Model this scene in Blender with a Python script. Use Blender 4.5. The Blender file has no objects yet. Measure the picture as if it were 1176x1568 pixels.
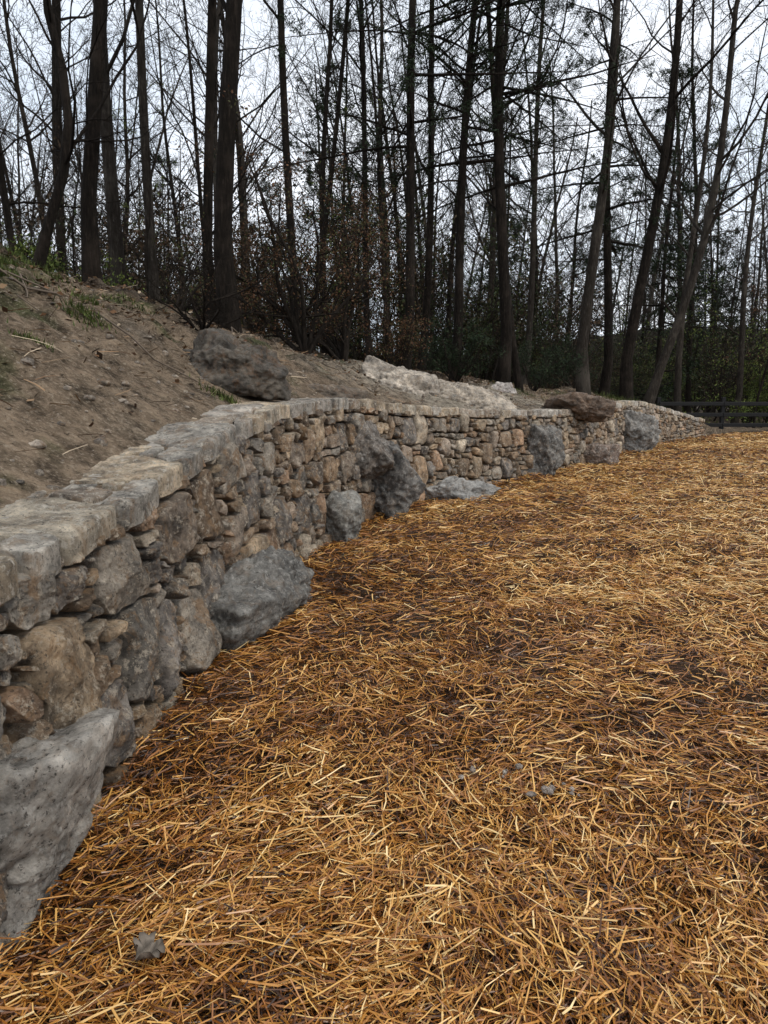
import bpy, math, random
import numpy as np
from mathutils import Vector
rng=np.random.default_rng(7); random.seed(7)
scene=bpy.context.scene
# ---------------------------------------------------------------- helpers
TB=rng.random((64,64,64))
def vn(P):
    i=np.floor(P).astype(int); f=P-i; f=f*f*(3-2*f); i&=63; j=(i+1)&63
    x0,y0,z0=i[:,0],i[:,1],i[:,2]; x1,y1,z1=j[:,0],j[:,1],j[:,2]
    fx,fy,fz=f[:,0],f[:,1],f[:,2]
    a=TB[x0,y0,z0]*(1-fx)+TB[x1,y0,z0]*fx; b=TB[x0,y1,z0]*(1-fx)+TB[x1,y1,z0]*fx
    c=TB[x0,y0,z1]*(1-fx)+TB[x1,y0,z1]*fx; d=TB[x0,y1,z1]*(1-fx)+TB[x1,y1,z1]*fx
    return ((a*(1-fy)+b*fy)*(1-fz)+(c*(1-fy)+d*fy)*fz)*2-1
def fbm(P,freq,octv=3,gain=.5):
    P=np.asarray(P,float); s=np.zeros(len(P)); a=1.;
    for k in range(octv):
        s+=a*vn(P*freq+17.3*k); freq*=2.07; a*=gain
    return s
def xy3(x,y,z=0): return np.stack([x,y,np.full_like(x,z)],1)

def build(name,parts,mats,smooth=True,parent=None):
    Vs=[];ls=[];st=[];mi=[];cols=[];off=0;lo=0
    for V,F,m,c in parts:
        V=np.asarray(V,float).reshape(-1,3); F=np.asarray(F,int)
        if len(F)==0: continue
        Vs.append(V); ls.append((F+off).ravel()); n,k=F.shape
        st.append(lo+np.arange(n)*k); mi.append(np.full(n,m)); lo+=n*k; off+=len(V)
        if c is None: c=np.ones((len(V),3))*.5
        c=np.broadcast_to(np.asarray(c,float),(len(V),3)); cols.append(np.concatenate([c,np.ones((len(V),1))],1))
    V=np.concatenate(Vs); L=np.concatenate(ls); S=np.concatenate(st); M=np.concatenate(mi)
    me=bpy.data.meshes.new(name)
    me.vertices.add(len(V)); me.vertices.foreach_set('co',V.ravel().astype(np.float32))
    me.loops.add(len(L)); me.loops.foreach_set('vertex_index',L.astype(np.int32))
    me.polygons.add(len(S)); me.polygons.foreach_set('loop_start',S.astype(np.int32))
    me.update(calc_edges=True)
    me.polygons.foreach_set('material_index',M.astype(np.int32))
    me.polygons.foreach_set('use_smooth',np.full(len(S),smooth))
    at=me.color_attributes.new('Col','FLOAT_COLOR','POINT')
    at.data.foreach_set('color',np.concatenate(cols).ravel().astype(np.float32))
    for m in mats: me.materials.append(m)
    me.validate(); me.update()
    ob=bpy.data.objects.new(name,me); scene.collection.objects.link(ob)
    if parent: ob.parent=parent
    return ob

class NT:
    def __init__(s,name):
        s.m=bpy.data.materials.new(name); s.m.use_nodes=True; s.t=s.m.node_tree; s.t.nodes.clear()
        s.out=s.n('ShaderNodeOutputMaterial'); s.b=s.n('ShaderNodeBsdfPrincipled'); s.l(s.b.outputs[0],s.out.inputs[0])
        s.tc=s.n('ShaderNodeTexCoord')
    def n(s,t,**k):
        x=s.t.nodes.new(t)
        for a,v in k.items(): setattr(x,a,v)
        return x
    def l(s,a,b): s.t.links.new(a,b)
    def noise(s,scale,detail=4,rough=.55,stretch=None,dist=0):
        x=s.n('ShaderNodeTexNoise'); x.inputs['Scale'].default_value=scale; x.inputs['Detail'].default_value=detail
        x.inputs['Roughness'].default_value=rough; x.inputs['Distortion'].default_value=dist
        if stretch:
            mp=s.n('ShaderNodeMapping'); mp.inputs['Scale'].default_value=stretch
            s.l(s.tc.outputs['Object'],mp.inputs[0]); s.l(mp.outputs[0],x.inputs['Vector'])
        else: s.l(s.tc.outputs['Object'],x.inputs['Vector'])
        return x.outputs['Fac']
    def ramp(s,fac,stops):
        r=s.n('ShaderNodeValToRGB'); e=r.color_ramp.elements
        while len(e)<len(stops): e.new(.5)
        for q,(p,c) in zip(e,stops):
            q.position=p; q.color=(c,c,c,1) if not hasattr(c,'__len__') else (*c,1)
        s.l(fac,r.inputs[0]); return r.outputs[0]
    def mix(s,f,a,b,mode='MIX'):
        x=s.n('ShaderNodeMix',data_type='RGBA',blend_type=mode)
        for v,i in((f,0),(a,6),(b,7)):
            if hasattr(v,'is_linked') or hasattr(v,'links'): s.l(v,x.inputs[i])
            elif i==0: x.inputs[0].default_value=v
            else: x.inputs[i].default_value=(*v,1)
        return x.outputs[2]
    def attr(s):
        a=s.n('ShaderNodeAttribute'); a.attribute_name='Col'; return a.outputs['Color']
    def bump(s,h,st,dist,prev=None):
        b=s.n('ShaderNodeBump'); b.inputs['Strength'].default_value=st; b.inputs['Distance'].default_value=dist
        s.l(h,b.inputs['Height'])
        if prev: s.l(prev,b.inputs['Normal'])
        return b.outputs[0]
    def fin(s,col,rough=.85,normal=None,spec=.3):
        if hasattr(col,'links'): s.l(col,s.b.inputs['Base Color'])
        else: s.b.inputs['Base Color'].default_value=(*col,1)
        if hasattr(rough,'links'): s.l(rough,s.b.inputs['Roughness'])
        else: s.b.inputs['Roughness'].default_value=rough
        s.b.inputs['Specular IOR Level'].default_value=spec
        if normal: s.l(normal,s.b.inputs['Normal'])
        return s.m
# ---------------------------------------------------------------- materials
def stone_mat(name,crust,crustcol,warm=.6,bs=1.,dark=.85,wc=(.32,.19,.09)):
    t=NT(name); a=t.attr()
    c=t.mix(1.,a,t.ramp(t.noise(6,9,.72),[(.36,.34),(.5,1.),(.64,1.9)]),'MULTIPLY')
    c=t.mix(t.ramp(t.noise(8,8,.78,dist=.8),[(.51,0),(.60,warm)]),c,wc)
    c=t.mix(t.ramp(t.noise(19,9,.82),[(.535,0),(.585,crust)]),c,crustcol)
    c=t.mix(t.ramp(t.noise(55,6,.8),[(.56,0),(.61,dark)]),c,(.024,.019,.015))
    n=t.bump(t.noise(13,11,.78),1.,.05*bs); n=t.bump(t.noise(75,6,.78),1.,.011*bs,n)
    return t.fin(c,.66,n,.45)
M_stone=stone_mat('fieldstone',.75,(.62,.53,.41),.7); M_gran=stone_mat('granite_boulder',.6,(.54,.51,.46),.25,.9)
M_dark=stone_mat('dark_ledge_rock',.22,(.36,.33,.29),.6,1.2,.6,(.17,.085,.035))
M_cap=stone_mat('capstone',.8,(.70,.64,.54),.5)
t=NT('mortar'); M_mortar=t.fin(t.ramp(t.noise(25,6,.7),[(.3,(.007,.005,.004)),(.7,(.03,.022,.016))]),.95,t.bump(t.noise(60,6,.7),.9,.01))
t=NT('cap_mortar'); M_capm=t.fin(t.ramp(t.noise(12,7,.7),[(.3,(.14,.125,.105)),(.7,(.46,.42,.36))]),.9,t.bump(t.noise(50,6,.7),.9,.012))
t=NT('straw_blades')
M_straw=t.fin(t.attr(),.36,None,.6)
t=NT('strawy_soil'); c=t.ramp(t.noise(55,6,.75,dist=1.2),[(.35,(.010,.006,.003)),(.52,(.04,.02,.007)),(.68,(.17,.08,.024))])
sp=t.n('ShaderNodeSeparateXYZ'); t.l(t.tc.outputs['Object'],sp.inputs[0])
mr=t.n('ShaderNodeMapRange'); mr.inputs[1].default_value=25.5; mr.inputs[2].default_value=27.5; t.l(sp.outputs[1],mr.inputs[0])
c=t.mix(mr.outputs[0],c,t.ramp(t.noise(3,8,.7),[(.3,(.02,.015,.01)),(.7,(.08,.058,.035))]))
M_ground=t.fin(c,.9,t.bump(t.noise(45,6,.8),1.,.02))
t=NT('hillside_soil'); c=t.mix(1.,t.attr(),t.ramp(t.noise(4.5,12,.82),[(.38,.25),(.5,1.),(.62,1.8)]),'MULTIPLY')
c=t.mix(t.ramp(t.noise(36,6,.8),[(.55,0),(.62,.7)]),c,(.48,.41,.32))
c=t.mix(t.ramp(t.noise(20,8,.85,dist=1),[(.54,0),(.61,.8)]),c,(.024,.016,.010))
n=t.bump(t.noise(5,12,.84),1.,.22); n=t.bump(t.noise(50,6,.8),1.,.025,n); M_hill=t.fin(c,.95,n,.15)
def bark(name,lo,hi,mid):
    t=NT(name)
    c=t.ramp(t.noise(6,8,.7,(4,4,.8)),[(.3,lo),(.55,mid),(.72,hi)])
    c=t.mix(t.ramp(t.noise(1.3,5,.6),[(.5,0),(.65,.4)]),c,tuple(x*1.3 for x in hi))
    return t.fin(c,.95,t.bump(t.noise(7,8,.75,(4,4,.5)),1.,.08),.12)
M_bark=bark('dark_bark',(.008,.0065,.005),(.06,.046,.036),(.022,.017,.013))
M_bark2=bark('grey_bark',(.018,.015,.012),(.125,.108,.088),(.05,.041,.033))
M_bark3=bark('twig_bark',(.018,.014,.011),(.075,.06,.048),(.035,.028,.022))
t=NT('leaves'); M_leaf=t.fin(t.attr(),.7,None,.2)
t=NT('litter'); M_lit=t.fin(t.attr(),.8,None,.2)
t=NT('far_woods'); M_far=t.fin(t.ramp(t.noise(.25,10,.8,(1,1,.5)),[(.35,(.014,.013,.009)),(.5,(.045,.041,.028)),(.68,(.09,.083,.06))]),1.,t.bump(t.noise(.6,8,.8),1.,2.),.05)
t=NT('black_fence_paint'); M_fence=t.fin(t.ramp(t.noise(20,4),[(.3,(.005,.005,.005)),(.7,(.013,.012,.012))]),.6,t.bump(t.noise(30,4,.6,(1,1,8)),.3,.01))
# ---------------------------------------------------------------- wall line
ctrl=np.array([(-1.3,-16),(-1.2,-8),(-1.15,-3),(-1.1,0),(-1.06,1.7),(-1.04,3.2),(-1.0,4.2),(-.87,5.4),(-.65,6.8),(-.25,8.2),(.45,9.6),(1.6,11.4),(3.1,13.4),(4.6,15.7),(6.4,18.7),(8.5,21.7),(10.9,24.5),(13.4,27),(22,35),(45,58),(90,100)],float)
pts=[]
for i in range(1,len(ctrl)-2):
    p0,p1,p2,p3=ctrl[i-1:i+3]
    for u in np.linspace(0,1,30,endpoint=False):
        pts.append(.5*((2*p1)+(-p0+p2)*u+(2*p0-5*p1+4*p2-p3)*u*u+(-p0+3*p1-3*p2+p3)*u**3))
pts=np.array(pts); sl=np.r_[0,np.cumsum(np.linalg.norm(np.diff(pts,axis=0),axis=1))]
S_=np.arange(0,sl[-1],.1); CX=np.interp(S_,sl,pts[:,0]); CY=np.interp(S_,sl,pts[:,1])
TX=np.gradient(CX); TY=np.gradient(CY); q=np.hypot(TX,TY); TX/=q; TY/=q
k=np.ones(9)/9; 
TX=np.convolve(np.pad(TX,4,'edge'),k,'valid'); TY=np.convolve(np.pad(TY,4,'edge'),k,'valid')
def C(s): return np.interp(s,S_,CX),np.interp(s,S_,CY),np.interp(s,S_,TX),np.interp(s,S_,TY)
s_of_y=lambda y: np.interp(y,CY,S_)
HY=[(-20,1.0),(2,1.02),(3.2,1.06),(4.2,1.17),(4.8,1.28),(6,1.39),(7,1.43),(8.2,1.44),(9.4,1.35),(11.4,1.24),(13,1.18),(15,1.15),(17,1.2),(18.6,1.27),(20,1.25),(22,1.0),(24.5,.6),(25.5,.3),(27,.04),(60,.02)]
RY=[(-20,2.4),(2,2.25),(6,2.05),(8,1.75),(10,1.4),(13,1.0),(16,.8),(19,.55),(24.5,.25),(30,.12),(60,.1)]
def H(s): return np.interp(np.interp(s,S_,CY),*zip(*HY))
def R(s): return np.interp(np.interp(s,S_,CY),*zip(*RY))
BAT=.09
def W(s,z,h):
    x,y,tx,ty=C(s); o=h-BAT*z
    return np.stack([x+ty*o,y-tx*o,z],1)
SA,SB=s_of_y(-2.),s_of_y(24.5)
CAPW=.58
def hill_z(s,d):
    t=np.clip((d-.5)/5.2,0,1); f=t*(1.55-.55*t*t)
    return H(s)-.03+R(s)*f-.025*np.clip(d-6,0,200)
def hill_pt(s,d):
    x,y,tx,ty=C(s); X=x-ty*d; Y=y+tx*d
    z=hill_z(s,d); P=xy3(X,Y)
    amp=np.clip((d-.55)/1.2,0,1)
    z=z+amp*(.12*fbm(P,.9,3)+.06*fbm(P,3.6,4,.62))
    return np.stack([X,Y,z],1)
def sd_of(x,y):
    dd=np.hypot(CX-x,CY-y); i=int(np.argmin(dd)); side=-(x-CX[i])*TY[i]+(y-CY[i])*TX[i]
    return S_[i],(dd[i] if side>0 else -dd[i])
def gz(x,y):
    f=np.clip(1-(np.abs(y)-30)/20,0,1)
    return f*(.03*fbm(xy3(x,y),.8,2)+.015*fbm(xy3(x,y,5),4,2))
def ground_z(x,y):
    s,d=sd_of(x,y)
    if d>.3: return float(hill_pt(np.array([s]),np.array([d]))[0,2])
    return float(gz(np.array([x]),np.array([y]))[0])
def grid_faces(nu,nv):
    a=np.arange(nu*nv).reshape(nu,nv)
    return np.stack([a[:-1,:-1],a[1:,:-1],a[1:,1:],a[:-1,1:]],-1).reshape(-1,4)
# ---------------------------------------------------------------- ground
gx=np.concatenate([-np.geomspace(600,4,24),np.arange(-3.6,30,.13),np.geomspace(31,600,22)])
gy=np.concatenate([-np.geomspace(300,4,16),np.arange(-3.6,30,.13),np.geomspace(31,900,24)])
X,Y=np.meshgrid(gx,gy,indexing='ij'); X=X.ravel();Y=Y.ravel()
xw=np.interp(Y,CY,CX); z=gz(X,Y); z=np.where(X<xw-.3,-.25,z)
build('ground',[(np.stack([X,Y,z],1),grid_faces(len(gx),len(gy)),0,None)],[M_ground])
# distant wooded hill
a=np.linspace(math.radians(-70),math.radians(75),160); rr=np.linspace(95,190,20)
A,B=np.meshgrid(a,rr,indexing='ij'); A=A.ravel();B=B.ravel(); X=B*np.sin(A);Y=B*np.cos(A)
def farz(X,Y):
    B=np.hypot(X,Y); return -1+ (13+3*fbm(xy3(X,Y),.02,2))*np.clip((B-95)/70,0,1)**.8
z=farz(X,Y)+.9*fbm(xy3(X,Y),.25,3)
build('distant_hill',[(np.stack([X,Y,z],1),grid_faces(160,20),0,None)],[M_far])
# ---------------------------------------------------------------- hillside
ss=np.concatenate([np.arange(0,s_of_y(-1),.2),np.arange(s_of_y(-1)+.1,s_of_y(27),.05),s_of_y(27)+np.geomspace(.1,90,40)]); ss=ss[ss<S_[-1]-1]
dd=np.concatenate([[.28,.30],np.arange(.36,8,.055),8+np.geomspace(.1,160,40)])
A,B=np.meshgrid(ss,dd,indexing='ij'); A=A.ravel();B=B.ravel()
P=hill_pt(A,B); P[:,2]+=np.clip((B-.6)/.6,0,1)*np.clip((9-B),0,1)*.022*fbm(P,11,3,.6); P[B<.29,2]=-.15
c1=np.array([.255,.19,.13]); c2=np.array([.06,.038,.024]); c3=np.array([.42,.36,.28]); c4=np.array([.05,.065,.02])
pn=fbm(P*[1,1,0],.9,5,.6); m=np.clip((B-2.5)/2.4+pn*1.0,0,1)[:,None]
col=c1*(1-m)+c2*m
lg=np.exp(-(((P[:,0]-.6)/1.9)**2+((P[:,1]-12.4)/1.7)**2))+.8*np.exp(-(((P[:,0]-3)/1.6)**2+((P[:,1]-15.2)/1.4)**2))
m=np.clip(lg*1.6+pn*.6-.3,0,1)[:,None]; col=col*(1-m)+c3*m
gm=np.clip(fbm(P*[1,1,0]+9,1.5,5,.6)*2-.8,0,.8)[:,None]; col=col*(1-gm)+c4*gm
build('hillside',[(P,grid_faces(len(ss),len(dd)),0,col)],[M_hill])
# ---------------------------------------------------------------- stone wall
wall=bpy.data.objects.new('stone_retaining_wall',None); scene.collection.objects.link(wall)
sv=np.arange(SA,SB+.01,.1); n=len(sv); hz=H(sv)
prof=[(-.11*np.ones(n),-.2*np.ones(n)),(-.09*np.ones(n),hz-.035),(-CAPW-.0*hz,hz-.022),(-CAPW*np.ones(n),-.2*np.ones(n))]
V=[];
for o,z in prof: V.append(W(sv,z,o))
V=np.stack(V,1).reshape(-1,3); a=np.arange(n*4).reshape(n,4); F=[];
for i in range(3): F.append(np.stack([a[:-1,i],a[1:,i],a[1:,i+1],a[:-1,i+1]],-1))
ends=np.array([a[0],a[-1][::-1]])
build('mortar_core',[(V,np.concatenate([F[0],F[2],ends]),0,None),(V,F[1],1,None)],[M_mortar,M_capm],parent=wall)
PAL=np.array([(.37,.25,.15),(.29,.20,.125),(.40,.295,.19),(.25,.195,.145),(.31,.265,.21),(.15,.13,.11),(.46,.38,.28),(.34,.215,.13),(.21,.145,.09),(.20,.175,.15),(.38,.295,.22),(.26,.23,.19)])
parts=[]
def pack(nc,nr,bigs,smalls,tries,near=None):
    occ=-np.ones((nc,nr),int); rects=[]
    def attempt(w,h,i0,i1):
        i=random.randint(i0,i1-w); j=random.randint(0,nr-h)
        if (occ[i:i+w,j:j+h]<0).all(): occ[i:i+w,j:j+h]=len(rects); rects.append((i,j,w,h))
    if near:
        for (w,h),cnt in near[1]:
            for _ in range(cnt): attempt(w,h,0,near[0])
    for (w,h),cnt in bigs:
        for _ in range(int(cnt*tries)): attempt(w,h,0,nc)
    for j in range(nr):
        for i in range(nc):
            if occ[i,j]>=0: continue
            o=smalls[:]; random.shuffle(o); o.append((1,1))
            for w,h in o:
                if i+w<=nc and j+h<=nr and (occ[i:i+w,j:j+h]<0).all():
                    occ[i:i+w,j:j+h]=len(rects); rects.append((i,j,w,h)); break
    return rects
def outline(r,LU,LV,gap,cut,N):
    i,j,w,h=r
    idx=[(i+a,j) for a in range(w)]+[(i+w,j+a) for a in range(h)]+[(i+w-a,j+h) for a in range(w)]+[(i,j+h-a) for a in range(h)]
    p=np.array([(LU[a,b],LV[a,b]) for a,b in idx]); c=p.mean(0)
    corners=[0,w,w+h,2*w+h]
    for k in corners: p[k]+= (c-p[k])*random.uniform(.03,cut)*min(1,1.6/max(w,h)+.15)
    for it in range(2):
        e_=.18 if it==0 else .25
        q=np.roll(p,-1,0); p=np.stack([(1-e_)*p+e_*q,e_*p+(1-e_)*q],1).reshape(-1,2)
    dlt=p-c; L=np.linalg.norm(dlt,axis=1,keepdims=True); p=c+dlt*np.clip(1-gap/L,.3,1)
    pp=np.vstack([p,p[:1]]); l=np.r_[0,np.cumsum(np.linalg.norm(np.diff(pp,axis=0),axis=1))]
    u=np.linspace(0,l[-1],N,endpoint=False)
    return np.stack([np.interp(u,l,pp[:,0]),np.interp(u,l,pp[:,1])],1),c
def stone(r,LU,LV,mapf,Bm,depth,col,N,K,gap=.006,cut=.5,amp=1.,flat=0.,pw=7):
    o,c=outline(r,LU,LV,gap,cut,N)
    size=np.abs(o-c).max()
    rho=1-(np.arange(K+1)/K)**1.6; rho[-1]=.03
    UV=c+(o-c)[None]*rho[:,None,None]
    Bv=Bm*random.uniform(.65,1.3)
    h=Bv*np.sqrt(np.clip(1-rho**pw,0,1))[:,None]*np.ones((1,N))
    rel=(UV-c)/size
    for _ in range(random.randint(3,5)):
        a=random.uniform(0,6.28); sl_=random.uniform(.1,1.1)*Bv*(1-flat)
        pl=Bv*random.uniform(.70,1.0)-sl_*(rel[...,0]*math.cos(a)+rel[...,1]*math.sin(a))
        h=np.minimum(h,np.maximum(pl,Bv*.2))
    off=random.uniform(-.02,.024)*(1-flat)
    h=h+off
    UVb=np.concatenate([UV[:1]*1.0,UV]); h=np.concatenate([np.full((1,N),-depth),h])
    Pw=mapf(UVb[...,0].ravel(),UVb[...,1].ravel(),h.ravel())
    sd=np.array([random.random()*40 for _ in range(3)])
    rd=1-np.abs(fbm(Pw+sd,9,4,.55))*1.6
    dn=amp*(.011*fbm(Pw+sd,7,3)+.006*rd+.008*fbm(Pw+sd,26,4,.62)-.005)
    lo=amp*.007*fbm(Pw-sd,12,4,.6)
    h2=h.ravel()+dn*np.clip(np.concatenate([[0],.3+0*rho[:1],np.ones(K)]).repeat(N),0,1)
    cu=UVb.reshape(-1,2); cu=cu+(cu-c)/size*lo[:,None]*1.2
    Pw=mapf(cu[:,0],cu[:,1],h2)
    nn=K+2; a=np.arange(nn*N).reshape(nn,N); b=np.roll(a,-1,1)
    F=np.stack([a[:-1],b[:-1],b[1:],a[1:]],-1).reshape(-1,4)
    parts.append((Pw,F,0,col)); parts.append((Pw[a[-1]],np.arange(N)[None],0,col))
Lw=SB-SA; cs=.075; nc=int(Lw/cs); nr=16
def lattice(nc,nr,j,rowlock=True):
    LU,LV=np.meshgrid(np.arange(nc+1.),np.arange(nr+1.),indexing='ij')
    sh=LU.shape; P=np.stack([LU.ravel(),LV.ravel(),0*LU.ravel()],1)
    LU=LU+(.9*fbm(P,.23,2)+j*rng.uniform(-1,1,len(P))).reshape(sh)
    dv=(.6*fbm(P+50,.19,2)+j*rng.uniform(-1,1,len(P))).reshape(sh)
    e=np.clip(np.minimum(LV,nr-LV)/2,0,1) if rowlock else 1
    return LU,LV+dv*e
LU,LV=lattice(nc,nr,.27)
bigs=[((6,4),.03),((4,6),.03),((5,4),.09),((4,5),.07),((4,4),.12),((5,3),.16),((4,3),.22),((3,4),.15),((3,3),.25),((4,2),.35),((3,2),.3)]
rects=pack(nc,nr,bigs,[(3,2),(2,2),(3,1),(2,1),(2,2),(4,1)],nc,(100,[((5,7),8),((6,6),8),((4,7),8),((6,5),14),((5,5),26),((5,4),40),((4,5),40),((4,4),60),((4,3),60)]))
def mapw(u,v,h):
    s=SA+u*cs; return W(s,v/nr*(H(s)-.085)-.03*(v<.3),h)
for r in rects:
    y=float(np.interp(SA+r[0]*cs,S_,CY)); N,K=(96,24) if .5<y<4.5 else (52,13) if 4<y<9 else (24,7)
    c=PAL[random.randrange(len(PAL))]*random.uniform(.65,1.2)
    sc=min(r[2],r[3])
    stone(r,LU,LV,mapw,.040+.011*sc,.10,c,N,K,gap=.0095/cs,cut=.5)
build('wall_stones',parts,[M_stone],parent=wall); parts=[]
# cap slabs
cs2=.115; nc2=int(Lw/cs2); nr2=5
LU2,LV2=lattice(nc2,nr2,.22)
rect2=pack(nc2,nr2,[((6,5),.04),((5,4),.14),((4,3),.4),((3,3),.3),((5,2),.2),((4,2),.4)],[(3,2),(2,2),(3,1),(2,2)],nc2)
PAL2=np.array([(.48,.41,.31),(.43,.39,.33),(.36,.32,.27),(.50,.40,.28),(.31,.25,.19)])
def mapc(u,v,h):
    s=SA+u*cs2; w=v/nr2*(CAPW+.05); x,y,tx,ty=C(s); hz=H(s); o=.055-BAT*hz-w
    lump=.018*fbm(np.stack([s,w,0*s],1),2.5,2)
    return np.stack([x+ty*o,y-tx*o,hz-.035+h*.8+lump],1)
for r in rect2:
    y=float(np.interp(SA+r[0]*cs2,S_,CY)); N,K=(84,18) if .5<y<5 else (44,10) if 4<y<9 else (24,6)
    c=PAL2[random.randrange(5)]*random.uniform(.7,1.15)
    stone(r,LU2,LV2,mapc,.036,.12 if r[1]==0 else .05,c,N,K,gap=.007/cs2,cut=.35,amp=.8,flat=.8,pw=18)
build('cap_stones',parts,[M_cap],parent=wall)
# ---------------------------------------------------------------- boulders
import bmesh
def ico(sub):
    bm=bmesh.new(); bmesh.ops.create_icosphere(bm,subdivisions=sub,radius=1)
    V=np.array([v.co[:] for v in bm.verts]); F=np.array([[v.index for v in f.verts] for f in bm.faces]); bm.free(); return V,F
IV,IF=ico(6); IV3,IF3=ico(2)
def boulder(name,loc,half,yaw=0,tilt=(0,0),col=(.2,.19,.18),seed=0,mat=None,npl=11,rough=1.):
    r=np.random.default_rng(seed); D=IV
    nrm=r.normal(size=(npl,3)); nrm/=np.linalg.norm(nrm,axis=1,keepdims=True)
    nrm=np.vstack([nrm,[[1,0,0],[-1,0,0],[0,1,0],[0,-1,0],[0,0,1],[0,0,-1]]])
    dist=np.r_[r.uniform(.70,1.0,npl),np.full(6,.97)]
    dt=D@nrm.T; rad=np.where(dt>.02,dist/np.maximum(dt,.02),9)
    kk=40; rr=-np.log(np.exp(-kk*rad).sum(1))/kk
    V=D*rr[:,None]*np.array(half)
    q_=V/.35+seed*2.3
    sz=float(np.mean(half)); nd=D*(rough*sz*(.13*fbm(D+seed*3.1,1.9,3)+.05*(1-2*np.abs(fbm(q_,2.2,4,.6)))+.028*fbm(q_,6,5,.65)))[:,None]
    V=V+nd
    from mathutils import Euler
    Rm=np.array(Euler((tilt[0],tilt[1],yaw)).to_matrix()); V=V@Rm.T+np.array(loc)
    cc=np.array(col)*(1+.3*fbm(V,3.,3))[:,None]
    return build(name,[(V,IF,0,cc)],[mat or M_gran])
boulder('boulder',(-1.20,1.95,.14),(.25,.46,.36),.0,(0,.12),(.42,.385,.335),3)
boulder('boulder',(-.88,4.75,.08),(.27,.78,.31),-.33,(.05,.28),(.19,.18,.16),6)
boulder('boulder',(-.48,7.35,.17),(.24,.30,.30),-.4,(0,.1),(.21,.20,.175),8)
boulder('boulder',(.05,8.75,.36),(.37,.42,.52),.3,(.1,.15),(.135,.125,.112),11)
boulder('boulder',(-.20,8.55,.80),(.28,.36,.38),.1,(0,.1),(.17,.145,.12),14)
boulder('boulder',(1.02,10.15,.08),(.56,.42,.20),.5,(.0,.1),(.29,.28,.26),17)
boulder('boulder',(2.82,12.95,.36),(.38,.36,.52),.3,(.1,.2),(.14,.13,.115),19)
boulder('boulder',(4.45,15.2,.16),(.38,.36,.25),.6,(0,0),(.19,.14,.11),23)
boulder('boulder',(6.35,18.3,.38),(.44,.44,.54),.6,(0,.3),(.27,.255,.23),29)
boulder('boulder',(3.85,14.85,1.2),(.66,.50,.29),.35,(.08,.1),(.17,.12,.085),31,M_dark)
boulder('boulder',(-1.50,7.05,1.72),(.60,.40,.33),-.1,(.12,.02),(.13,.11,.085),60,M_dark,npl=9,rough=1.1)
boulder('rock_ledge',(.35,12.3,float(ground_z(.35,12.3))-.03),(.8,.55,.30),.3,(.3,.25),(.42,.36,.29),41)
boulder('rock_ledge',(1.3,12.9,float(ground_z(1.3,12.9))-.15),(1.0,.6,.30),.5,(.25,.2),(.38,.32,.25),43)
boulder('rock',(2.6,16.2,float(ground_z(2.6,16.2))+.0),(.3,.22,.16),.5,(0,0),(.38,.34,.31),44)
boulder('rock',(-.75,9.0,float(ground_z(-.75,9.0))-.06),(.45,.35,.15),.9,(.1,.1),(.16,.125,.09),47,M_dark)
# ---------------------------------------------------------------- straw
def ribbons(x,y,z,th,L,w,bend,tilt,roll):
    n=len(x); d=np.stack([np.cos(th),np.sin(th),0*th],1); sdv=np.stack([-np.sin(th),np.cos(th),0*th],1)
    up=np.array([0,0,1.]); c0=np.stack([x,y,z],1)
    side=sdv*np.cos(roll)[:,None]+up*np.sin(roll)[:,None]
    V=[]
    for t in(-1,0,1):
        p=c0+d*(t*L/2)[:,None]+up*(t*tilt*L/2)[:,None]+(sdv*(bend*(t*t)*L)[:,None])+up*((np.abs(bend)*.25*(1-t*t))*L)[:,None]
        ww=w*(1 if t<1 else .6)
        V+= [p-side*(ww/2)[:,None],p+side*(ww/2)[:,None]]
    V=np.stack(V,1); b=(np.arange(n)*6)[:,None]
    F=np.concatenate([b+[0,2,3,1],b+[2,4,5,3]]); return V.reshape(-1,3),F
N=660000
e=.62; u=rng.random(N); r=(.8**e+(u)*(31**e-.8**e))**(1/e); th=rng.uniform(math.radians(-52),math.radians(58),N)
x=r*np.sin(th); y=r*np.cos(th)-.3; 
xwl=np.interp(y,CY,CX); k=(x>xwl+.02)&(y<26.3); x,y,r,xwl=x[k],y[k],r[k],xwl[k]; n=len(x)
bare=np.clip(fbm(xy3(x,y,3),1.1,3)*1.5-.85,0,.6)
k=rng.random(n)>bare; x,y,r,xwl=x[k],y[k],r[k],xwl[k]; n=len(x)
patch=fbm(xy3(x,y),.55,3); fine=fbm(xy3(x,y,9),3.0,3)
clump=fbm(xy3(x,y,2),2.3,2)
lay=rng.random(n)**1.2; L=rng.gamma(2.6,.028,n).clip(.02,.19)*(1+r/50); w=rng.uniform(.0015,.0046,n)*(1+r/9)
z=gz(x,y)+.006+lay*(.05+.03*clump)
flow=fbm(xy3(x,y,7),.8,2)*3.0+.6; ang=np.where(rng.random(n)<.5,flow+rng.normal(0,.6,n),rng.uniform(0,6.28,n))
V,F=ribbons(x,y,z,ang,L,w,rng.normal(0,.10,n),rng.normal(0,.2,n)*(.4+lay),rng.normal(0,.8,n))
pal=np.array([(.88,.64,.30),(.74,.43,.12),(.56,.26,.05),(.34,.125,.02),(.14,.048,.010),(.035,.014,.005)])
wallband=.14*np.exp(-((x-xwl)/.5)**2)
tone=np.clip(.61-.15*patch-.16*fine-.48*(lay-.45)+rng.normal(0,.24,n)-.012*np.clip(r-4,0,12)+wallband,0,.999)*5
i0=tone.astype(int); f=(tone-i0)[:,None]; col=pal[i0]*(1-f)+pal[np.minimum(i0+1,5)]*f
build('straw_mulch',[(V,F,0,np.repeat(col,6,0))],[M_straw],smooth=False)
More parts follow.
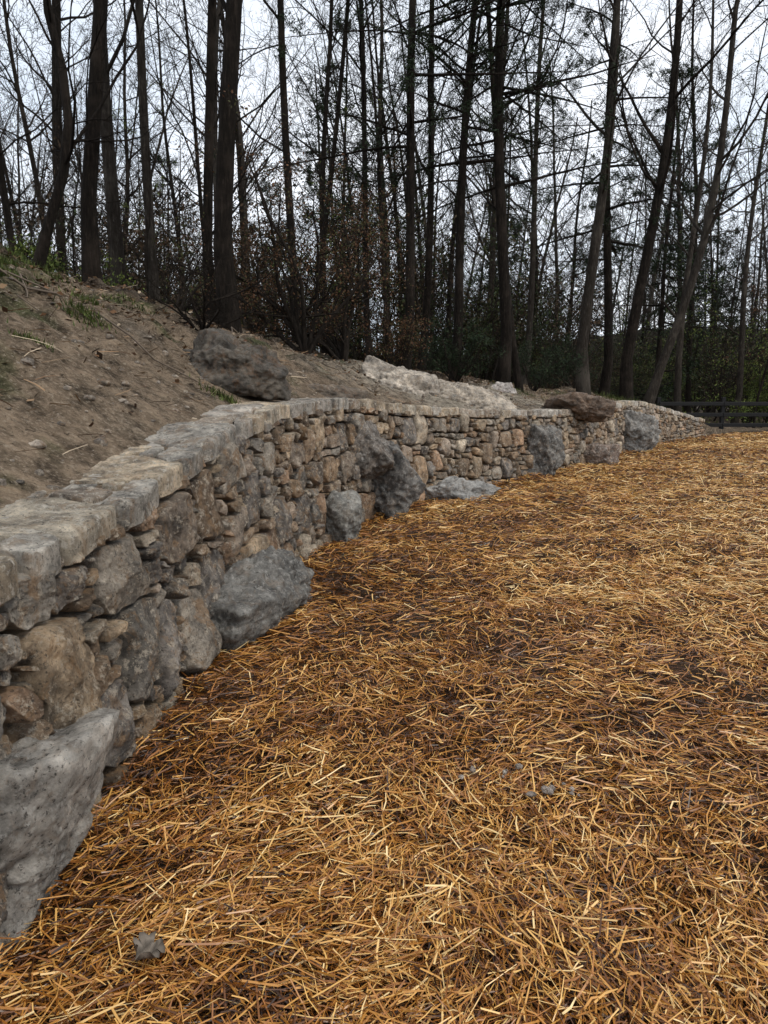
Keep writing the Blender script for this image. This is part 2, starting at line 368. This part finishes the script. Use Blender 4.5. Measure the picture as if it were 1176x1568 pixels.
def pebbles(xs,ys,zs,ss,cols,name,mat):
    out=[];
    for X0,Y0,Z0,s0,c0 in zip(xs,ys,zs,ss,cols):
        sc=rng.uniform(.6,1.2,3)*s0; sc[2]*=.6
        v=IV3*(1+.25*rng.uniform(-1,1,(len(IV3),1)))*sc+[X0,Y0,Z0]; out.append((v,IF3,0,c0))
    build(name,out,[mat])
n=200; r=rng.uniform(1.6,12,n); th=rng.uniform(-.5,.6,n); x=r*np.sin(th); y=r*np.cos(th)
k=(x>np.interp(y,CY,CX)+.1)&((fbm(xy3(x,y,3),1.1,3)>.45)|(rng.random(n)<.1)); x,y=x[k],y[k]; n=len(x)
x=np.r_[x,.66+rng.normal(0,.05,7),.45+rng.normal(0,.06,6)]; y=np.r_[y,2.50+rng.normal(0,.03,7),2.6+rng.normal(0,.06,6)]; n=len(x)
pebbles(x,y,gz(x,y)+.044,np.r_[rng.uniform(.004,.012,n-13),rng.uniform(.007,.024,13)],[np.array((.60,.50,.42))*rng.uniform(.5,1.1) for _ in range(n)],'pebbles',M_cap)
lx=np.linspace(-1,1,13); A,B=np.meshgrid(lx,lx,indexing='ij'); A=A.ravel();B=B.ravel()
wd=(.45+.4*np.abs(np.sin(A*4.5)))*np.sqrt(np.clip(1.05-A*A,0,1)); vv=np.stack([A*.036+.012*np.abs(B),B*.034*wd*1.6,.022*np.abs(B)**1.5+.012*A*A+.006*np.sin(9*A+4*B)],1)
ob=build('dead_leaf',[(vv,grid_faces(13,13),0,np.array((.15,.125,.10))*(1+.4*np.cos(B*9))[:,None])],[M_lit]); ob.location=(-.62,1.64,.065); ob.rotation_euler=(.25,.15,1.2)
# ---------------------------------------------------------------- litter on hillside
n=42000; s=rng.uniform(s_of_y(-2),s_of_y(26),n); d=.65+7*rng.random(n)**.7
Pp=hill_pt(s,d); keep=rng.random(n)<np.clip((d-1.4)/2.6+.45*fbm(Pp,.9,3)+.22,0.12,1); Pp=Pp[keep]; n=len(Pp)
def leafq(P,size,cols,nrm_up=0.,asp=.55,wcol=None):
    n=len(P); a=rng.normal(size=(n,3)); a[:,2]*=(1-nrm_up); a/=np.linalg.norm(a,axis=1,keepdims=True)
    b=rng.normal(size=(n,3)); b[:,2]*=(1-nrm_up); b-=a*(a*b).sum(1,keepdims=True); b/=np.linalg.norm(b,axis=1,keepdims=True)
    a=a*size[:,None]; b=b*(size*asp)[:,None]
    V=np.stack([P-a,P-b,P+a,P+b],1).reshape(-1,3); F=np.arange(4*n).reshape(n,4); return V,F,np.repeat(cols,4,0)
pl=np.array([(.15,.08,.04),(.08,.04,.022),(.25,.16,.09),(.04,.025,.015),(.38,.30,.21)])
V,F,c=leafq(Pp+[0,0,.018],rng.uniform(.015,.042,n),pl[rng.integers(0,5,n)],.75,.6)
lp=[(V,F,0,c)]
n=6000; s=rng.uniform(s_of_y(-2),s_of_y(26),n); d=.6+6.5*rng.random(n); Pp=hill_pt(s,d)
V,F=ribbons(Pp[:,0],Pp[:,1],Pp[:,2]+.02,rng.uniform(0,6.28,n),rng.uniform(.05,.3,n),rng.uniform(.004,.010,n),rng.normal(0,.1,n),rng.normal(0,.25,n),rng.normal(0,.5,n))
lp.append((V,F,0,np.repeat(pl[rng.integers(0,5,n)]*1.2,6,0)))
build('leaf_litter',lp,[M_lit],smooth=False)
n=2200; s=rng.uniform(s_of_y(0),s_of_y(22),n); d=.6+4*rng.random(n)**1.3; Pp=hill_pt(s,d)
pebbles(Pp[:,0],Pp[:,1],Pp[:,2],rng.gamma(2,.008,n)+.004,[np.array((.36,.30,.24))*rng.uniform(.3,1.2) for _ in range(n)],'hillside_stones',M_stone)
# ---------------------------------------------------------------- tubes / trees
class Tubes:
    def __init__(s): s.g={}; s.tips=[]; s.nodes=[]
    def add(s,p,r,k): s.g.setdefault((len(p),k),[]).append((p,r))
    def parts(s,mat=0,col=None):
        out=[]
        for (m,k),L in s.g.items():
            P=np.array([[tuple(v) for v in a] for a,_ in L]); Rr=np.array([b for _,b in L])
            T=np.gradient(P,axis=1); T/=np.linalg.norm(T,axis=2,keepdims=True)+1e-9
            tm=T.mean(1,keepdims=True); ref=np.where(np.abs(tm[...,2:])>.75,[[[1.,0,0]]],[[[0,0,1.]]])
            U=np.cross(T,np.broadcast_to(ref,T.shape)); U/=np.linalg.norm(U,axis=2,keepdims=True)+1e-9; Vv=np.cross(T,U)
            a=np.arange(k)*2*np.pi/k
            V=P[:,:,None]+Rr[:,:,None,None]*(np.cos(a)[None,None,:,None]*U[:,:,None]+np.sin(a)[None,None,:,None]*Vv[:,:,None])
            b=len(L); ix=np.arange(b*m*k).reshape(b,m,k); jx=np.roll(ix,-1,2)
            F=np.stack([ix[:,:-1],jx[:,:-1],jx[:,1:],ix[:,1:]],-1).reshape(-1,4)
            out.append((V.reshape(-1,3),F,mat,col))
        return out
def rv():
    return Vector((random.gauss(0,1),random.gauss(0,1),random.gauss(0,1))).normalized()
UP=Vector((0,0,1))
NSEG=[14,8,5,4,3]; SIDES=[12,5,3,3,3]
def grow(T,p,d,L,r,lev,mx,cfg,path=None):
    n=NSEG[lev]
    if path is None:
        pts=[p.copy()]; d=d.copy()
        for i in range(n):
            d=(d+rv()*cfg['jit'][lev]+UP*cfg['trop'][lev]).normalized(); p=p+d*(L/n); pts.append(p)
    else: pts=path; n=len(pts)-1; L=(pts[-1]-pts[0]).length
    ta=cfg.get('taper',.8) if lev==0 else .85
    rad=[r*(1-ta*(i/n)) for i in range(n+1)]
    if lev==0: rad[0]*=1.35; 
    T.add(pts,rad,SIDES[lev])
    if lev>=2: T.nodes.extend(pts[1:])
    if lev<mx:
        nch=cfg['n'][lev]; nch=int(nch*random.uniform(.8,1.2)+.5)
        for c in range(nch):
            t=cfg['t0'][lev]+(1-cfg['t0'][lev])*random.random()**cfg.get('tp',.8); f=t*n; i=min(int(f),n-1); q=pts[i].lerp(pts[i+1],f-i)
            dd=(pts[i+1]-pts[i]).normalized(); pr=rv(); pr=(pr-dd*pr.dot(dd))
            if pr.length<.05: continue
            pr.normalize(); an=math.radians(random.uniform(*cfg['ang'][lev]))
            cd=dd*math.cos(an)+pr*math.sin(an)
            rr=r*(1-ta*t); cl=L*cfg['len'][lev]*random.uniform(.5,1.15)*(1-.45*t if lev==0 else 1-.5*t)
            grow(T,q,cd,cl,max(rr*random.uniform(.25,.5) if lev==0 else rr*random.uniform(.45,.7),cfg.get('rmin',.005)),lev+1,mx,cfg)
decid=dict(jit=[.06,.22,.28,.3,.3],trop=[.02,.08,.06,.04,.02],n=[26,8,5,3],t0=[.2,.2,.15,.15],ang=[(35,75),(30,65),(30,70),(30,70)],len=[.34,.5,.5,.55])
fardecid=dict(decid,n=[24,8,5,3],rmin=.011)
understory=dict(jit=[.13,.25,.3,.3,.3],trop=[.02,.06,.03,.02,.02],n=[16,6,5,3],t0=[.12,.15,.15,.15],ang=[(30,70),(30,70),(30,70),(30,70)],len=[.45,.5,.5,.5],tp=1.)
hemlock=dict(jit=[.03,.10,.16,.2,.2],trop=[.0,-.01,.01,.0,.0],n=[52,10,4],t0=[.25,.15,.2],ang=[(75,105),(35,65),(30,60)],len=[.24,.36,.5],tp=1.1)
def addleaf(T,parts,leaf):
    cnt,sz,cols,sp_,asp=leaf; N_=np.array([tuple(v) for v in T.nodes]); N_=N_[rng.integers(0,len(N_),cnt)]+rng.normal(0,sp_,(cnt,3))
    cc=np.array(cols)[rng.integers(0,len(cols),cnt)]*rng.uniform(.6,1.3,(cnt,1)); V,F,c=leafq(N_,rng.uniform(.5,1.2,cnt)*sz,cc,0,asp); parts.append((V,F,1,c))
def tree_obj(name,base,top,r,cfg,mat,mx=3,bend=0.,total=None,leaf=None,forks=()):
    T=Tubes(); b=Vector(base); tp=Vector(top); D=tp-b; hh=total or 17.; k=hh/max(D.z,.1)
    n=14; pts=[]; ph=random.uniform(0,6.28)
    for i in range(n+1):
        t=i/n; q=b+D*(k*t); a=bend*math.sin(min(t*k,1)*math.pi)
        w=.12*r/.12
        q+=Vector((a+w*math.sin(ph+7*t),w*math.sin(ph*2+6*t),0)); 
        if i==0: q=b-Vector((0,0,.25))
        pts.append(q)
    grow(T,None,None,None,r,0,mx,cfg,path=pts)
    for (t,dx,dy,dz,L,rr) in forks:
        f=t*n; i=int(f); q=pts[i].lerp(pts[i+1],f-i); grow(T,q,Vector((dx,dy,dz)).normalized(),L,rr,1,mx,dict(cfg,jit=[.05,.08,.2,.3,.3]))
    parts=T.parts(0)
    if leaf: addleaf(T,parts,leaf)
    return build(name,parts,[mat,M_leaf])
HG=[(.018,.032,.012),(.028,.044,.017),(.012,.022,.009)]
GR=[(.13,.175,.035),(.09,.125,.03),(.17,.195,.05)]
BR=[(.12,.06,.03),(.09,.045,.022),(.06,.06,.022)]
def gt(x,y): return (x,y,ground_z(x,y))
HM=(30000,.042,HG,.035,.22)
main=[
('bare_tree',-4.31,11,-4.01,.115,decid,M_bark,{}),
('bare_tree',-4.60,13,-4.58,.125,decid,M_bark2,{}),
('bare_tree',-3.85,12.5,-3.81,.085,decid,M_bark2,{}),
('bare_tree',-2.78,12,-2.63,.085,decid,M_bark,{}),
('bare_tree',-2.28,11,-2.09,.14,decid,M_bark,dict(forks=[(.25,.28,-.05,1,7,.07)])),
('bare_tree',-1.64,14,-1.77,.08,decid,M_bark,{}),
('bare_tree',-1.6,16,-.77,.06,decid,M_bark,{}),
('hemlock_tree',.40,15,.64,.10,hemlock,M_bark,dict(leaf=HM)),
('pine_tree',1.62,17,2.02,.11,hemlock,M_bark,dict(leaf=(16000,.045,HG,.05,.25))),
('hemlock_tree',2.75,17,2.62,.14,hemlock,M_bark,dict(leaf=HM)),
('bare_tree',3.3,17.5,2.2,.085,decid,M_bark,{}),
('bare_tree',5.5,20,5.75,.165,decid,M_bark2,{}),
('hemlock_tree',6.9,23,6.76,.15,hemlock,M_bark,dict(leaf=HM)),
('bare_tree',7.0,21,7.78,.17,decid,M_bark,{}),
('bare_tree',7.9,22,9.9,.14,decid,M_bark2,dict(bend=.5)),
('bare_tree',11.4,28,11.6,.14,decid,M_bark2,{}),
('bare_tree',14.5,30,14.9,.13,decid,M_bark2,dict(leaf=(3500,.035,GR,.05,.55))),
('bare_tree',-4.74,10,-4.35,.07,understory,M_bark,dict(bend=.35,total=9)),
('bare_tree',-5.6,11.5,-5.9,.06,understory,M_bark,dict(total=9)),
('bare_tree',-3.3,14.5,-3.7,.05,understory,M_bark,dict(total=9)),
('bare_tree',1.0,20,1.3,.11,decid,M_bark,{}),
('bare_tree',-.3,18,-.6,.08,decid,M_bark,{}),
('bare_tree',.2,16.5,-.4,.05,understory,M_bark,dict(total=10)),
('bare_tree',4.2,22,4.5,.1,decid,M_bark2,{}),
]
for nm,x,y,xt,r,cfg,mat,kw in main:
    kw=dict(kw); tt=kw.pop('total',17.)
    tree_obj(nm,gt(x,y),(xt,y,1.5+.488*y),r,cfg,mat,3,total=tt,**kw)
protos=[]
for i in range(7):
    T=Tubes(); grow(T,Vector((0,0,-.4)),Vector((random.uniform(-.05,.05),0,1)),random.uniform(14,19),random.uniform(.09,.15),0,4 if i<3 else 3,decid if i<3 else fardecid); protos.append((T,[M_bark3,M_bark2,M_bark][i%3],None))
for i in range(3):
    T=Tubes(); grow(T,Vector((0,0,-.3)),Vector((random.uniform(-.2,.2),0,1)),random.uniform(6,9),.05,0,4 if i==1 else 3,understory); protos.append((T,M_bark3,[(3200,.03,GR,.05,.55),None,(3000,.03,BR,.04,.55)][i]))
for i in range(2):
    T=Tubes(); grow(T,Vector((0,0,-.3)),Vector((0,0,1)),15,.13,0,3,dict(hemlock,t0=[.06,.15,.2],n=[60,9,3])); protos.append((T,M_bark,(15000,.07,HG,.06,.3)))
for i in range(3):
    T=Tubes()
    for k in range(9):
        NSEG[1]=8; grow(T,Vector((random.gauss(0,.6),random.gauss(0,.6),-.1)),Vector((random.gauss(0,.35),random.gauss(0,.35),1)).normalized(),random.uniform(2.5,4.5),.028,1,3,dict(understory,n=[0,12,6,3],rmin=.008))
    protos.append((T,M_bark3,[(3500,.05,[(.03,.045,.015),(.05,.06,.02),(.06,.045,.022)],.10,.5),(2200,.05,[(.08,.05,.028),(.055,.038,.02)],.08,.5),(3200,.045,GR,.09,.5)][i]))
pm=[]
for T,mat,leaf in protos:
    parts=T.parts(0)
    if leaf: addleaf(T,parts,leaf)
    ob=build('proto',parts,[mat,M_leaf]); pm.append(ob.data); bpy.data.objects.remove(ob)
forest=bpy.data.objects.new('distant_forest',None); scene.collection.objects.link(forest)
def inst(i,x,y,sc,par=None,name='tree',z=None):
    ob=bpy.data.objects.new(name,pm[i]); scene.collection.objects.link(ob)
    ob.location=(x,y,ground_z(x,y) if z is None else z); ob.rotation_euler=(random.uniform(-.05,.05),random.uniform(-.05,.05),random.uniform(0,6.28)); ob.scale=(sc,sc,sc*random.uniform(.9,1.15)); ob.parent=par
for k in range(215):
    y=random.uniform(21,75); x=random.uniform(-.72,.8)*y
    s,d=sd_of(x,y)
    if d<6 and y<29: continue
    if y<36: i=random.choices([0,1,2,7,8,9,10,11],[4,4,4,2,3,2,1.,1.])[0]
    else: i=random.choices([3,4,5,6,10,11],[4,4,4,4,1.,1.])[0]
    inst(i,x,y,random.uniform(.75,1.25),forest)
for k in range(120):
    a=random.uniform(-.62,.7); r_=random.uniform(100,165); x=r_*math.sin(a); y=r_*math.cos(a)
    inst(random.choice([3,4,5,6,10,11]),x,y,random.uniform(.8,1.2),forest,z=float(farz(np.array([x]),np.array([y]))[0])-.5)
for k in range(160):
    y=random.uniform(19,62); x=random.uniform(-.68,.75)*y; s,d=sd_of(x,y)
    if d<5 and y<28.5: continue
    inst(random.choice([12,12,13,13,13,14]) if x<.3*y else random.choice([12,13,14]),x,y,random.uniform(.6,1.5),forest,'thicket')
for k in range(46):
    s=random.uniform(s_of_y(3),s_of_y(26)); d=random.uniform(5,11); x,y,tx,ty=C(s); X0=float(x-ty*d);Y0=float(y+tx*d)
    inst(random.choices([7,8,9],[.6,3,1.2])[0],X0,Y0,random.uniform(.3,.75),None,'sapling')
def shrub(name,x,y,h,n,leaf,mat=M_bark3,lean=.5):
    T=Tubes(); b=Vector(gt(x,y))
    for i in range(n):
        dv=Vector((random.gauss(0,lean),random.gauss(0,lean),1)).normalized(); NSEG[1]=8
        grow(T,b-Vector((0,0,.05)),dv,h*random.uniform(.6,1.1),.018*h/1.5+.006,1,3,dict(understory,trop=[0,.0,0,0,0],n=[0,9,5,3]))
    parts=T.parts(0)
    if leaf: addleaf(T,parts,leaf)
    build(name,parts,[mat,M_leaf])
shrub('leafy_shrub',-1.3,12.2,3.4,9,(6000,.024,BR,.05,.55),lean=.3)
shrub('leafy_shrub',-.7,13.0,3.0,8,(5000,.024,BR,.05,.55),lean=.35)
shrub('bare_shrub',-2.15,8.7,1.2,8,None,M_bark,.9)
shrub('bare_shrub',-2.7,9.6,1.4,5,None,M_bark,.7)
shrub('leafy_shrub',.2,14.2,1.4,6,(2500,.02,BR,.05,.55),lean=.5)
shrub('leafy_shrub',1.6,16.4,1.8,8,(5000,.035,HG,.05,.25),lean=.4)
shrub('leafy_shrub',3.7,18.2,1.7,8,(4000,.035,HG,.05,.25),lean=.5)
shrub('leafy_shrub',5.6,21.5,2.4,8,(5000,.04,HG,.06,.25),lean=.5)
shrub('leafy_shrub',15.5,31,3.0,8,(5000,.04,GR,.08,.55),lean=.4)
shrub('leafy_shrub',18,34,4.0,8,(6000,.045,GR,.08,.55),lean=.4)
shrub('leafy_shrub',-5.3,11.2,1.0,6,(1500,.03,GR,.05,.55),lean=.5)
shrub('leafy_shrub',-4.6,12.2,.9,6,(1200,.03,GR,.05,.55),lean=.5)
T=Tubes()
for k in range(170):
    s=random.uniform(s_of_y(2.5),s_of_y(22)); d=random.uniform(.9,6); p=Vector(hill_pt(np.array([s]),np.array([d]))[0]); L=random.choice([.2,.3,.5,.8,1.3]); a=random.uniform(0,6.28); q=[]
    for i in range(7):
        a+=random.gauss(0,.12)
        x_=p.x+math.cos(a)*L*i/6+random.gauss(0,.02); y_=p.y+math.sin(a)*L*i/6+random.gauss(0,.02); q.append(Vector((x_,y_,ground_z(x_,y_)+.02+.06*L*math.sin(i)*random.random())))
    rr=random.uniform(.003,.009)+.005*(L>.7); T.add(q,[rr*(1-.12*i) for i in range(7)],5)
pp=T.parts(0,(.13,.10,.075)); build('fallen_sticks',pp,[M_lit])
gp=[]
def tuft(x,y,n,rad,h):
    X0=x+rng.normal(0,rad,n); Y0=y+rng.normal(0,rad*.7,n); Z0=np.array([ground_z(a,b) for a,b in zip(X0,Y0)])
    a=rng.uniform(0,6.28,n); l=rng.uniform(.3,1,n)*h; t1=np.stack([np.cos(a)*l*.6,np.sin(a)*l*.6,l],1); sdv=np.stack([-np.sin(a),np.cos(a),0*a],1)*.006
    b=np.stack([X0,Y0,Z0],1); V=np.stack([b-sdv,b+sdv,b+t1],1).reshape(-1,3); c=np.repeat(np.array(GR)[rng.integers(0,3,n)]*rng.uniform(.2,.75,(n,1)),3,0)
    gp.append((V,np.arange(3*n).reshape(n,3),0,c))
for x,y,n,r_,h in [(-3.6,7.2,600,.17,.12),(-3.3,6.4,500,.14,.11),(-2.5,6.2,300,.09,.09),(-4.4,9.2,400,.25,.10),(-3.0,5.2,350,.10,.09),(-2.4,5.0,180,.07,.06),(7.8,22.5,500,.5,.22),(5,18.6,300,.5,.15),(-1.4,6.3,180,.08,.08),(3,16.6,250,.4,.12),(-3,8.8,200,.15,.08),(6.6,20.6,350,.4,.2),(.5,13.6,200,.4,.1),(-3.9,8.3,450,.2,.13),(-3.0,7.6,200,.1,.09),(-2.6,4.3,200,.08,.07)]:
    tuft(x,y,n,r_,h)
build('grass_tufts',gp,[M_leaf],smooth=False)
# ---------------------------------------------------------------- fence
def box(c,h,bev=.008):
    bm=bmesh.new(); bmesh.ops.create_cube(bm,size=2); 
    for v in bm.verts: v.co=Vector((v.co.x*h[0],v.co.y*h[1],v.co.z*h[2]))
    bmesh.ops.bevel(bm,geom=bm.edges[:],offset=bev,segments=1,affect='EDGES')
    V=np.array([v.co[:] for v in bm.verts])+np.array(c); out=[]
    for f in bm.faces:
        out.append((V[[v.index for v in f.verts]],np.arange(len(f.verts))[None],0,None))
    bm.free(); return out
fp=[]; x=10.2
while x<45:
    fp+=box((x,27,.62),(.065,.065,.68)); 
    for zr in(.28,.66,1.06): fp+=box((x+1.2,26.91,zr),(1.195,.02,.07))
    x+=2.4
build('board_fence',fp,[M_fence],smooth=False)
# ---------------------------------------------------------------- light
w=bpy.data.worlds.new('World'); scene.world=w; w.use_nodes=True; nt=w.node_tree; bg=nt.nodes['Background']
sky=nt.nodes.new('ShaderNodeTexSky'); sky.sky_type='NISHITA'; sky.sun_disc=False; sky.sun_elevation=math.radians(55); sky.sun_rotation=math.radians(120)
tc=nt.nodes.new('ShaderNodeTexCoord'); mp=nt.nodes.new('ShaderNodeMapping'); mp.inputs['Scale'].default_value=(1,1,2.5)
nz=nt.nodes.new('ShaderNodeTexNoise'); nz.inputs['Scale'].default_value=2.2; nz.inputs['Detail'].default_value=5
rp=nt.nodes.new('ShaderNodeValToRGB'); rp.color_ramp.elements[0].position=.35; rp.color_ramp.elements[1].position=.65
rp.color_ramp.elements[0].color=(6.0,6.7,7.6,1); rp.color_ramp.elements[1].color=(8.6,8.8,9.2,1)
mx=nt.nodes.new('ShaderNodeMix'); mx.data_type='RGBA'; mx.inputs[0].default_value=.9
nt.links.new(tc.outputs['Generated'],mp.inputs[0]); nt.links.new(mp.outputs[0],nz.inputs['Vector']); nt.links.new(nz.outputs['Fac'],rp.inputs[0])
nt.links.new(sky.outputs[0],mx.inputs[6]); nt.links.new(rp.outputs[0],mx.inputs[7]); nt.links.new(mx.outputs[2],bg.inputs[0]); bg.inputs[1].default_value=.15
sd=bpy.data.lights.new('sun','SUN'); sd.energy=1.5; sd.angle=math.radians(12); sd.color=(1,.93,.82); so=bpy.data.objects.new('sun',sd); scene.collection.objects.link(so)
az=math.radians(120); el=math.radians(55); dv=Vector((math.sin(az)*math.cos(el),math.cos(az)*math.cos(el),math.sin(el))); so.rotation_euler=dv.to_track_quat('Z','Y').to_euler()
# ---------------------------------------------------------------- camera
cd=bpy.data.cameras.new('camera'); cam=bpy.data.objects.new('camera',cd); scene.collection.objects.link(cam); scene.camera=cam
cd.sensor_fit='VERTICAL'; cd.sensor_height=36; cd.lens=36*1100/1568; cd.clip_end=3000; cd.clip_start=.05
cam.location=(0,0,1.5); cam.rotation_euler=(math.radians(90-9.5),0,0)
scene.view_settings.view_transform='Standard'; scene.view_settings.look='None'; scene.view_settings.exposure=0
